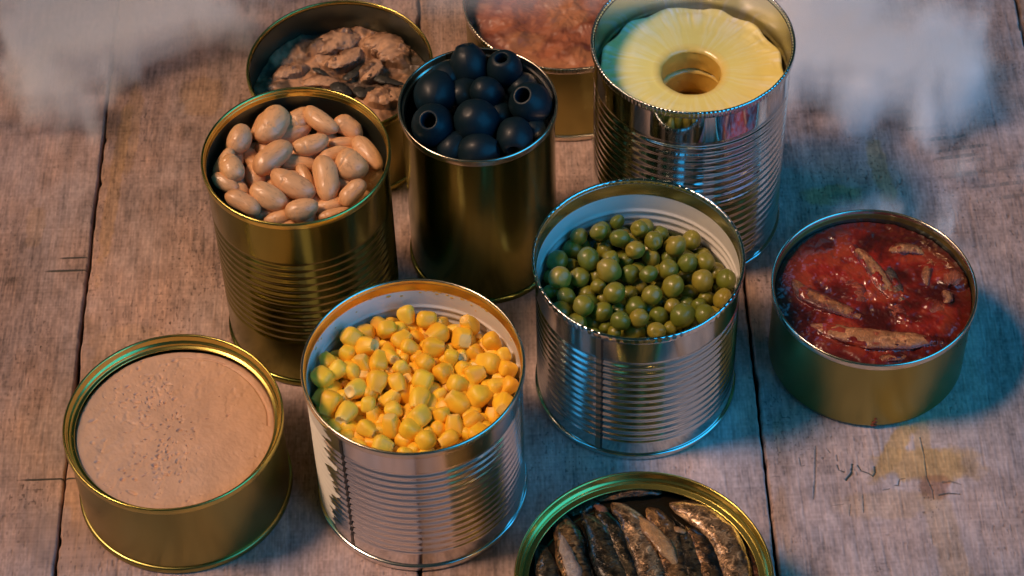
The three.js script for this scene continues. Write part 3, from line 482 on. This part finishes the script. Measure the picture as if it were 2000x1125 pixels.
// ---------------------------------------------------------------- fish in tomato sauce
{
  const can = K.red, R = can.R - 0.0017, y0 = can.H - 0.0052, O = [1480, 380], S = 2.25;
  const pale = [[0.13, 0.045, 0.025], [0.74, 0.29, 0.10], [0.42, 0.05, 0.018]], mid = [[0.20, 0.02, 0.008], [0.45, 0.075, 0.022], [0.32, 0.03, 0.012]], grey = [[0.14, 0.05, 0.025], [0.58, 0.19, 0.055], [0.36, 0.045, 0.015]];
  const fm = wet(0.42, { clearcoat: 0.35, ...skin(900, 0.5, 0.4), bumpScale: 0.00035 });
  const parts = [], F = (pts, ws, sd, pal, lb, o) => parts.push(addFish('sardine_piece', pts, O, S, y0 - 0.0004 - (pal === mid ? 0.0009 : 0), ws.map((w) => w * 1.08), sd, pal, fm, lb, 'fish', { n: 84, rough: 0.42, edge: [0.22, 0.018, 0.008], ...o, flat: 0.34 }));
  F([[230, 572, 0.0003], [400, 618, 0.001], [560, 640, 0.001], [800, 640, 0.0002]], [40, 92, 112, 92, 34], 301, pale, 'long pale sardine lying along the front rim in tomato sauce', { flat: 0.55, belly: 1.6 });
  F([[150, 372, 0.0004], [200, 430, 0.001], [330, 490, 0.001], [480, 552, -0.0005]], [40, 74, 88, 66, 30], 302, grey, 'brownish sardine slanting along the left side in tomato sauce', { flat: 0.6, belly: 2.2 });
  F([[425, 235, 0.0005], [500, 315, 0.0014], [555, 395, 0.0008], [640, 490, -0.0008]], [44, 62, 76, 68, 28], 303, pale, 'pale sardine with a bright flank at the centre of the sauce', { flat: 0.7, belly: 2.4 });
  F([[500, 275, -0.0004], [585, 350, 0.0004], [650, 480, -0.0006]], [30, 46, 40, 20], 304, [[0.035, 0.04, 0.03], [0.12, 0.07, 0.04]], 'dark skinned strip of sardine beside the pale centre piece', { flat: 0.6 });
  F([[380, 340, 0], [440, 420, 0.0008], [470, 520, -0.0005]], [50, 92, 80, 40], 305, mid, 'red stained sardine chunk left of the centre piece', { flat: 0.6 });
  F([[575, 245, 0], [660, 235, 0.0010], [730, 260, 0.0004]], [36, 66, 60, 24], 306, pale, 'small orange sardine flake near the back of the sauce', { flat: 0.6, rough: 0.4 });
  F([[765, 290, 0], [740, 350, 0.0008], [745, 400, 0]], [24, 44, 44, 20], 307, grey, 'thin curled sardine flake right of the centre of the sauce', { flat: 0.7, rough: 0.4 });
  F([[800, 370, 0], [860, 365, 0.0016], [905, 400, 0.0004]], [56, 104, 96, 40], 308, [[0.30, 0.03, 0.012], [0.52, 0.13, 0.05]], 'bright red orange lump by the right wall of the tin', { flat: 0.75, rough: 0.5 });
  F([[820, 420, 0], [838, 455, 0.0006], [820, 480, 0]], [30, 46, 40, 20], 309, pale, 'ridged beige sardine backbone piece below the red lump', { flat: 0.8, rough: 0.5 });
  F([[520, 725, -0.0004], [590, 715, 0.0004], [660, 712, -0.0006]], [24, 42, 40, 20], 310, grey, 'small sardine scrap at the front rim below the long one', { flat: 0.6 });
  F([[560, 440, -0.0003], [650, 560, 0.0006], [700, 600, -0.0008]], [40, 84, 70, 30], 311, mid, 'sauce covered sardine chunk in front of the centre piece', { flat: 0.5 });
  F([[720, 470, -0.0003], [790, 500, 0.0006], [860, 500, -0.0008]], [50, 94, 90, 40], 312, mid, 'sauce covered sardine chunk left of the right wall', { flat: 0.5 });
  const over = drape(parts, can);
  const hf = (x, z) => {
    const e = Math.hypot(x, z), n = fbm(x * 75 + 9, z * 75 + 9, 201, 4), f = fbm(x * 330 + 9, z * 330 + 9, 202, 3), g = fbm(x * 150 + 70, z * 150 + 20, 206, 4);
    const base = y0 + 0.0036 * (n - 0.5) * step(R, R * 0.8, e) + 0.0014 * (f - 0.5) - 0.0008 * step(R * 0.8, R, e), o = over(x, z);
    return o < 0 ? base : Math.max(base, o - 0.0006 + 0.0034 * (g - 0.5) + 0.0008 * (f - 0.5));
  };
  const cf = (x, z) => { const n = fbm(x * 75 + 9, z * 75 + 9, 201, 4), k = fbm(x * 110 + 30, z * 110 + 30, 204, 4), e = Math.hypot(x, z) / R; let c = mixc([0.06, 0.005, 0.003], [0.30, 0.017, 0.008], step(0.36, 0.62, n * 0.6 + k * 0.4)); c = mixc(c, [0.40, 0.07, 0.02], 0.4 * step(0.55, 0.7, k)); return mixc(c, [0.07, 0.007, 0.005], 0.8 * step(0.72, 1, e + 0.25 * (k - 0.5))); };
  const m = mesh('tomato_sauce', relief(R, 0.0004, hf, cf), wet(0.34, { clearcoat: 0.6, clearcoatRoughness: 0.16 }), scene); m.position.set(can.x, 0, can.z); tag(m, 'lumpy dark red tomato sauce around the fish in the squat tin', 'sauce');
}
// ---------------------------------------------------------------- smoked sprats
{
  const can = K.sprat, y0 = can.H - 0.0088, O = [980, 890], S = 3.448;
  disc('sprat_oil', can, y0 - 0.0006, phys(0.012, 0.009, 0.005, 0.06), 'dark glossy oil around the smoked sprats in their tin', 'oil', 'stuff');
  const dark = [[0.012, 0.013, 0.011], [0.22, 0.15, 0.07], [0.05, 0.042, 0.024]], brown = [[0.016, 0.014, 0.010], [0.62, 0.32, 0.12], [0.14, 0.08, 0.035]], silver = [[0.020, 0.018, 0.014], [0.85, 0.52, 0.26], [0.20, 0.12, 0.06]], flesh = [[0.20, 0.085, 0.03], [0.58, 0.29, 0.10]], pinkish = [[0.05, 0.02, 0.012], [0.34, 0.13, 0.06], [0.12, 0.06, 0.03]];
  const bare = wet(0.4, { clearcoat: 0.5, clearcoatRoughness: 0.2, ...skin(940, 0.7, 0.5), bumpScale: 0.0004 });
  const mt = wet(0.33, { metalness: 0.45, clearcoat: 0.8, clearcoatRoughness: 0.10, ...skin(920, 0.09, 0.26), bumpScale: 0.0003 });
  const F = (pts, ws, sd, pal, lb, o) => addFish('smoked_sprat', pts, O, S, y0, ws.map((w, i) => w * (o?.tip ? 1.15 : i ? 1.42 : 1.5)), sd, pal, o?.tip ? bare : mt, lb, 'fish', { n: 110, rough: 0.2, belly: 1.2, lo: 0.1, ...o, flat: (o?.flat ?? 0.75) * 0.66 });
  F([[255, 600, -0.001], [300, 740, 0.000], [340, 1000, 0]], [60, 120, 110], 415, dark, 'black sprat in the shade against the left wall of the tin');
  F([[450, 400, -0.0012], [560, 330, -0.0004], [660, 300, -0.0012]], [40, 90, 50], 416, dark, 'dark sprat piece lying crosswise at the back left of the tin');
  F([[360, 380, 0.000], [440, 520, 0.001], [470, 680, 0.001], [520, 830, 0.001], [500, 1100, 0.001]], [70, 140, 150, 120], 401, brown, 'leftmost sprat with torn pale skin in the round gold tin');
  F([[405, 530, 0.0032], [425, 620, 0.0042], [470, 740, 0.0042], [530, 900, 0.003]], [20, 66, 90, 60], 412, [[0.2, 0.12, 0.08], [0.50, 0.35, 0.25]], 'flap of pale torn skin lying on the leftmost sprat', { flat: 0.3, rough: 0.8, tip: 1 });
  F([[545, 390, 0.0006], [650, 530, 0.0014], [700, 700, 0.0014], [780, 900, 0.0014], [800, 1100, 0.001]], [60, 130, 150, 120], 402, dark, 'dark olive sprat second from the left in the tin', { belly: 2.2 });
  F([[640, 350, 0.0002], [760, 510, 0.0012], [880, 800, 0.001], [920, 1100, 0.001]], [60, 120, 130, 110], 403, dark, 'nearly black sprat beside the dark olive one', { belly: 0.5 });
  F([[740, 320, 0.0012], [870, 440, 0.0022], [930, 600, 0.002], [1000, 800, 0.002], [1010, 1100, 0.001]], [70, 140, 140, 110], 404, silver, 'silver brown wrinkled sprat in the middle of the tin', { belly: 1.9 });
  F([[980, 350, 0.0006], [1080, 470, 0.0014], [1170, 780, 0.001], [1210, 1100, 0.001]], [70, 130, 140, 110], 405, brown, 'brown sprat under the bare orange fillet');
  F([[890, 400, 0.0032], [1000, 500, 0.0046], [1100, 620, 0.0046], [1190, 760, 0.0028]], [40, 84, 100, 30], 406, flesh, 'bare orange sprat fillet lying across the middle', { flat: 0.5, rough: 0.35, belly: 1.5, tip: 1 });
  F([[1170, 480, 0.0002], [1240, 600, 0.0010], [1300, 810, 0.001], [1320, 1100, 0.001]], [60, 110, 120, 100], 407, dark, 'dark narrow sprat right of the bare fillet', { belly: 2.4 });
  F([[1240, 470, 0.0004], [1340, 570, 0.0014], [1420, 810, 0.0014], [1450, 1100, 0.001]], [50, 116, 130, 100], 408, brown, 'dark sprat with a golden brown edge, third from the right', { belly: 0.3 });
  F([[1130, 320, 0.0010], [1330, 400, 0.0020], [1500, 560, 0.0022], [1590, 800, 0.002], [1610, 1100, 0.001]], [70, 140, 160, 150, 120], 409, silver, 'large curved brown sprat along the right wall', { belly: 1.0 });
  F([[1590, 560, -0.0006], [1690, 700, 0.0004], [1740, 900, 0.0004]], [50, 110, 120, 90], 410, pinkish, 'pinkish sprat pressed against the right wall of the tin');
  F([[620, 290, 0.0004], [800, 246, 0.0016], [950, 226, 0.002], [1080, 250, 0.0008]], [44, 70, 80, 40], 411, [[0.03, 0.02, 0.012], [0.46, 0.20, 0.07], [0.08, 0.06, 0.03]], 'sprat tail lying crosswise at the back of the tin', { belly: 1.5 });
  F([[1160, 480, 0.0030], [1195, 500, 0.0036], [1240, 515, 0.0030]], [20, 40, 26], 413, flesh, 'small crumb of orange fish on the sprats', { rough: 1.1, n: 24, flat: 0.6, tip: 1 });
  F([[620, 330, 0.001], [680, 365, 0.0016], [720, 420, 0.001]], [20, 56, 22], 414, pinkish, 'small pink torn belly piece at the back of the sprats', { rough: 0.8, n: 24, flat: 0.5, tip: 1 });
}
// ---------------------------------------------------------------- flaked fish (back left)
{
  const can = K.tuna, R = can.R - 0.0017, y0 = can.H - 0.0145, O = [440, 0], S = 3.75;
  const pal = [[0.18, 0.09, 0.045], [0.56, 0.31, 0.17], [0.20, 0.10, 0.05]], blk = [[0.008, 0.009, 0.008], [0.03, 0.028, 0.022]], mat = wet(0.55, { clearcoat: 0.12 }), parts = [], A = (p, w, sd, pl, lb) => { const m = addFish('fish_chunk', p, O, S, y0 + 0.0005, w.map((x) => x * 1.2), sd, pl, mat, lb, 'fish', { n: 60, rough: 0.75, flat: 0.36 }); if (pl === pal) parts.push(m); return m; };
  A([[610, 370], [780, 310, 0.002], [980, 260]], [90, 190, 200, 90], 511, pal, 'large fish chunk at the back of the flaked fish tin');
  A([[1010, 300], [1180, 330, 0.002], [1320, 470]], [120, 230, 220, 100], 512, pal, 'broad pale fish chunk by the right wall of the flaked fish tin');
  A([[700, 470], [860, 440, 0.002], [990, 350, 0.001]], [60, 130, 140, 50], 513, pal, 'tan fish chunk in the middle of the flaked fish tin');
  A([[980, 570], [1060, 520, 0.003], [1100, 430, 0.002]], [100, 150, 130, 60], 514, pal, 'pale upright fish flake between two dark strips of skin');
  A([[560, 610], [700, 590, 0.002], [860, 620]], [60, 100, 110, 50], 515, pal, 'fish chunk just behind the rim of the bean tin');
  A([[1020, 740], [1150, 700, 0.002], [1290, 660]], [100, 170, 160, 80], 516, pal, 'pink fish chunk at the front right of the flaked fish tin');
  A([[350, 560], [460, 520, 0.001], [600, 490]], [60, 110, 110, 50], 517, pal, 'shaded fish chunk at the left of the flaked fish tin');
  A([[770, 620, 0.002], [860, 650, 0.003], [930, 690, 0.002]], [60, 90, 80, 40], 518, blk, 'black strip of skin nearest the bean tin rim');
  A([[950, 640, 0.002], [1010, 680, 0.003], [1100, 640, 0.002]], [60, 90, 80, 40], 519, blk, 'black curl of skin left of the front right fish chunk');
  A([[860, 580, 0.002], [940, 540, 0.003], [1030, 470, 0.002]], [50, 66, 60, 30], 520, blk, 'thin black strip of skin in the middle of the flaked fish');
  A([[1090, 560, 0.002], [1190, 590, 0.003], [1310, 620, 0.002]], [70, 80, 50, 24], 521, blk, 'dark strip of skin near the right wall of the flaked fish tin');
  A([[640, 500, 0.002], [690, 520, 0.003], [760, 560, 0.002]], [24, 40, 36, 16], 522, blk, 'small black skin scrap left of the middle of the flaked fish');
  const over = drape(parts, can);
  const hf = (x, z) => { const n = fbm(x * 90 + 9, z * 90 + 9, 501, 4), rd = 1 - Math.abs(2 * fbm(x * 60 + 19, z * 60 + 9, 503, 3) - 1), f = fbm(x * 330 + 9, z * 330 + 9, 502, 3), base = y0 + 0.005 * (n - 0.5) + 0.0035 * (rd - 0.8) + 0.0012 * (f - 0.5), o = over(x, z); return o < 0 ? base : Math.max(base, o - 0.0004 + 0.0065 * (fbm(x * 150 + 9, z * 150 + 60, 507, 4) - 0.5) + 0.0018 * (f - 0.5) - 0.0016 * step(0.7, 1, 1 - Math.abs(2 * fbm(x * 110 + 5, z * 160 + 5, 509, 3) - 1))); };
  const cf = (x, z) => { const n = fbm(x * 90 + 9, z * 90 + 9, 501, 4), k = fbm(x * 70 + 40, z * 70 + 40, 505, 4), c = mixc([0.17, 0.085, 0.04], [0.52, 0.28, 0.15], step(0.35, 0.62, n * 0.5 + 0.5 * fbm(x * 260 + 5, z * 260 + 5, 511, 3))); return mixc(c, [0.05, 0.04, 0.028], 0.85 * step(0.57, 0.66, k)); };
  const m = mesh('flaked_fish', relief(R, 0.0004, hf, cf), wet(0.55, { clearcoat: 0.15 }), scene); m.position.set(can.x, 0, can.z); tag(m, 'mass of pinkish brown flaked fish filling the back left tin', 'fish', null, 'stuff');
}
// ---------------------------------------------------------------- stewed meat (back)
{
  const can = K.meat, R = can.R - 0.0017, y0 = can.H - 0.0075;
  const hf = (x, z) => y0 + 0.006 * (fbm(x * 80 + 9, z * 80 + 9, 601, 4) - 0.5) + 0.0016 * (fbm(x * 300 + 9, z * 300 + 9, 602, 3) - 0.5);
  const cf = (x, z) => { const k = fbm(x * 120 + 9, z * 120 + 9, 603, 4), q = fbm(x * 50 + 9, z * 50 + 9, 604, 3); return mixc(mixc([0.17, 0.045, 0.022], [0.38, 0.125, 0.06], step(0.35, 0.65, k)), [0.50, 0.22, 0.10], 0.6 * step(0.56, 0.7, q)); };
  const m = mesh('stewed_meat', relief(R, 0.0006, hf, cf), wet(0.55, { clearcoat: 0.12 }), scene); m.position.set(can.x, 0, can.z); tag(m, 'coarse reddish brown stewed meat filling the tin at the back edge', 'meat', null, 'stuff');
}
// ---------------------------------------------------------------- pineapple
{
  const can = K.pine, r = rng(71);
  function ring(seed) {
    const Ro = can.R - (seed === 700 ? 0.0026 : 0.0044), Ri = 0.0116, T = 0.0105, prof = [], seg = 260, P = [], Cc = [], I = [];
    for (let i = 0; i <= 8; i++) prof.push([Ri + 0.0006 * Math.pow(i / 8 - 0.3, 2), -T / 2 + T * 0.8 * i / 8, 0]);
    for (let i = 1; i <= 6; i++) { const a = i / 6 * Math.PI / 2; prof.push([Ri + 0.0034 * (1 - Math.cos(a)), T / 2 - 0.0022 + 0.0022 * Math.sin(a), 0.1]); }
    for (let i = 1; i <= 44; i++) prof.push([lerp(Ri + 0.0034, Ro - 0.0016, i / 44), T / 2, i / 44]);
    for (let i = 1; i <= 6; i++) { const a = i / 6 * Math.PI / 2; prof.push([Ro - 0.0016 + 0.0016 * Math.sin(a), T / 2 - 0.0016 * (1 - Math.cos(a)), 1]); }
    prof.push([Ro, -T / 2, 1]);
    const n = prof.length;
    for (let j = 0; j < seg; j++) {
      const a = j / seg * 6.28318;
      prof.forEach(([rr, y, u], i) => {
        const wob = 0.06 * fbm(Math.cos(a) * u * 4 + 20, Math.sin(a) * u * 4 + 20, seed + 9, 2), f = n2((a + wob) * 22 + 400, u * 1.4, seed), f2 = n2((a + wob) * 56 + 400, u * 3, seed + 1), lob = 0.5 + 0.5 * Math.cos(a * 13 + 2 * n2(a * 2 + 9, 0, seed)), big = fbm(Math.cos(a) * u * 3 + 9, Math.sin(a) * u * 3 + 9, seed + 2, 3);
        const top = i > 14 && i <= 58 ? 1 : 0, edge = step(0.75, 1, u);
        const Rr = rr + (i < 15 ? 0.0007 * (fbm(a * 3 + 60, y * 300 + 9, seed + 4, 3) - 0.5) : 0) - edge * 0.0012 * (1 - lob) * (i > 14 ? 1 : 0), yy = y + (i > 8 ? 0.0003 * (f - 0.5) * step(0.05, 0.5, u) + 0.00022 * (f2 - 0.5) * step(0.1, 0.6, u) + 0.0010 * (big - 0.5) - 0.0006 * edge * (1 - lob) : 0);
        P.push(Rr * Math.sin(a), yy, Rr * Math.cos(a));
        let c = mixc([0.90, 0.78, 0.24], [0.93, 0.86, 0.44], clamp(2.2 * (f * 0.5 + f2 * 0.25 + big * 0.5 - 0.45)));
        c = mixc(c, [0.97, 0.95, 0.80], 0.9 * step(0.56, 0.8, 0.5 * f + 0.5 * f2) * step(0.45, 0.95, u)); if (i < 9) c = [0.80, 0.50, 0.09]; else if (i < 15) c = mixc([0.80, 0.50, 0.09], c, (i - 8) / 7);
        Cc.push(...c); 
        if (i) { const b = j * n + i, b2 = ((j + 1) % seg) * n + i; I.push(b, b - 1, b2, b - 1, b2 - 1, b2); }
      });
    }
    const g = new THREE.BufferGeometry(); g.setAttribute('position', new THREE.Float32BufferAttribute(P, 3)); g.setAttribute('color', new THREE.Float32BufferAttribute(Cc, 3)); g.setIndex(I); g.computeVertexNormals(); return g;
  }
  const mat = new THREE.MeshPhysicalMaterial({ vertexColors: true, roughness: 0.32, clearcoat: 0.6, clearcoatRoughness: 0.12, side: THREE.DoubleSide });
  const top = can.H - 0.0165 - 0.00525;
  [['top yellow pineapple ring with a round hole in the tall silver tin', 0, 0], ['second pineapple ring, seen through the hole of the top one', 0.0011, 0.0009], ['third pineapple ring, seen at the bottom of the hole', -0.0012, -0.0022]].forEach(([lb, dx, dz], i) => {
    const m = mesh('pineapple_ring', ring(700 + i * 20), mat, scene); m.position.set(can.x + dx * 0.6, top - i * 0.0112, can.z + dz * 0.6); m.rotation.y = i * 0.5; tag(m, lb, 'pineapple ring');
  });
  disc('pineapple_juice', can, top - 0.020, phys(0.30, 0.16, 0.015, 0.05), 'pale yellow juice around the pineapple rings', 'juice', 'stuff');
}
// ---------------------------------------------------------------- smoke drifting in at the back
function smoke(cx, cz, w, d, y0, y1, sheets, seed, dens, thick, label) {
  const P = [], Cc = [], I = [], nx = 150, nz = 130;
  for (let k = 0; k < sheets; k++) {
    const o = P.length / 3, lev = (k + 0.5) / sheets;
    for (let j = 0; j <= nz; j++) for (let i = 0; i <= nx; i++) {
      const u = i / nx * 2 - 1, v = j / nz * 2 - 1, x = cx + u * w, z = cz + v * d, y = lerp(y0, y1, lev) + (y1 - y0) / sheets * 1.6 * (fbm(x * 30 + 50, z * 30 + 50, seed + k, 3) - 0.5);
      const body = fbm3(x * 22 + 50, z * 22 + 50, y * 10 + 50, seed, 4), fine = fbm3(x * 80 + 50, z * 80 + 50, y * 10 + 50, seed + 5, 4), fall = (1 - step(0.6, 1, Math.abs(u))) * (1 - step(0.6, 1, Math.abs(v)));
      const a = dens * fall * step(0.42, 0.84, thick(x, z) + 2.3 * (body - 0.5) + 1.7 * (fine - 0.5)) * (1 - 0.4 * lev);
      P.push(x, Math.max(0.001, y), z); Cc.push(1, 1, 1, a);
      if (i && j) { const b = o + j * (nx + 1) + i; I.push(b, b - nx - 1, b - 1, b - 1, b - nx - 1, b - nx - 2); }
    }
  }
  const g = new THREE.BufferGeometry(); g.setAttribute('position', new THREE.Float32BufferAttribute(P, 3)); g.setAttribute('color', new THREE.Float32BufferAttribute(Cc, 4)); g.setIndex(I); g.computeVertexNormals();
  const m = mesh('smoke', g, new THREE.MeshStandardMaterial({ color: C(0.94, 0.94, 0.94), vertexColors: true, transparent: true, roughness: 1, side: THREE.DoubleSide, depthWrite: false }), scene);
  m.castShadow = false; tag(m, label, 'smoke', null, 'stuff');
}
const near = (x, z, px, py, r) => { const [a, b] = ground(px, py); return Math.exp(-((x - a) ** 2 + (z - b) ** 2) / r / r); };
smoke(-0.20, -0.18, 0.17, 0.13, 0.003, 0.03, 8, 801, 0.20, (x, z) => 0.85 * near(x, z, 310, 40, 0.035) + 0.7 * near(x, z, 40, 60, 0.05) + 0.4 * near(x, z, 180, 20, 0.06), 'thin white smoke over the planks in the back left corner');
smoke(0.21, -0.13, 0.17, 0.18, 0.003, 0.035, 9, 821, 0.24, (x, z) => 0.95 * near(x, z, 1720, 160, 0.035) + 0.5 * near(x, z, 1850, 60, 0.05) + 0.5 * near(x, z, 1600, 90, 0.035) + 0.4 * near(x, z, 1900, 200, 0.03), 'pale smoke over the planks right of the pineapple tin');

smoke(0.06, -0.075, 0.13, 0.035, 0.105, 0.118, 3, 841, 0.10, (x, z) => 0.25 + 0.5 * Math.exp(-((x - 0.06) ** 2) / 0.004), 'faint veil of smoke over the back rim of the pineapple tin');
{ // pieces that lie in the same part of a heap: say which, counted from the left of the photograph
  const same = new Map(), nth = ['leftmost', 'second from left', 'third from left', 'fourth from left', 'fifth from left', 'sixth from left', 'seventh from left', 'eighth from left', 'ninth from left', 'tenth from left', 'eleventh from left', 'twelfth from left', 'thirteenth from left', 'fourteenth from left', 'fifteenth from left'];
  for (const o of scene.children) if (o.userData.group) { const k = o.userData.label; same.set(k, [...(same.get(k) ?? []), o]); }
  for (const [k, l] of same) if (l.length > 1) l.map((o) => [o.position.clone().project(camera).x, o]).sort((a, b) => a[0] - b[0]).forEach(([, o], i) => { o.userData.label = `${k}, ${nth[i] ?? (i === l.length - 1 ? 'rightmost' : 'second from right')}`; });
}
renderer.render(scene, camera);
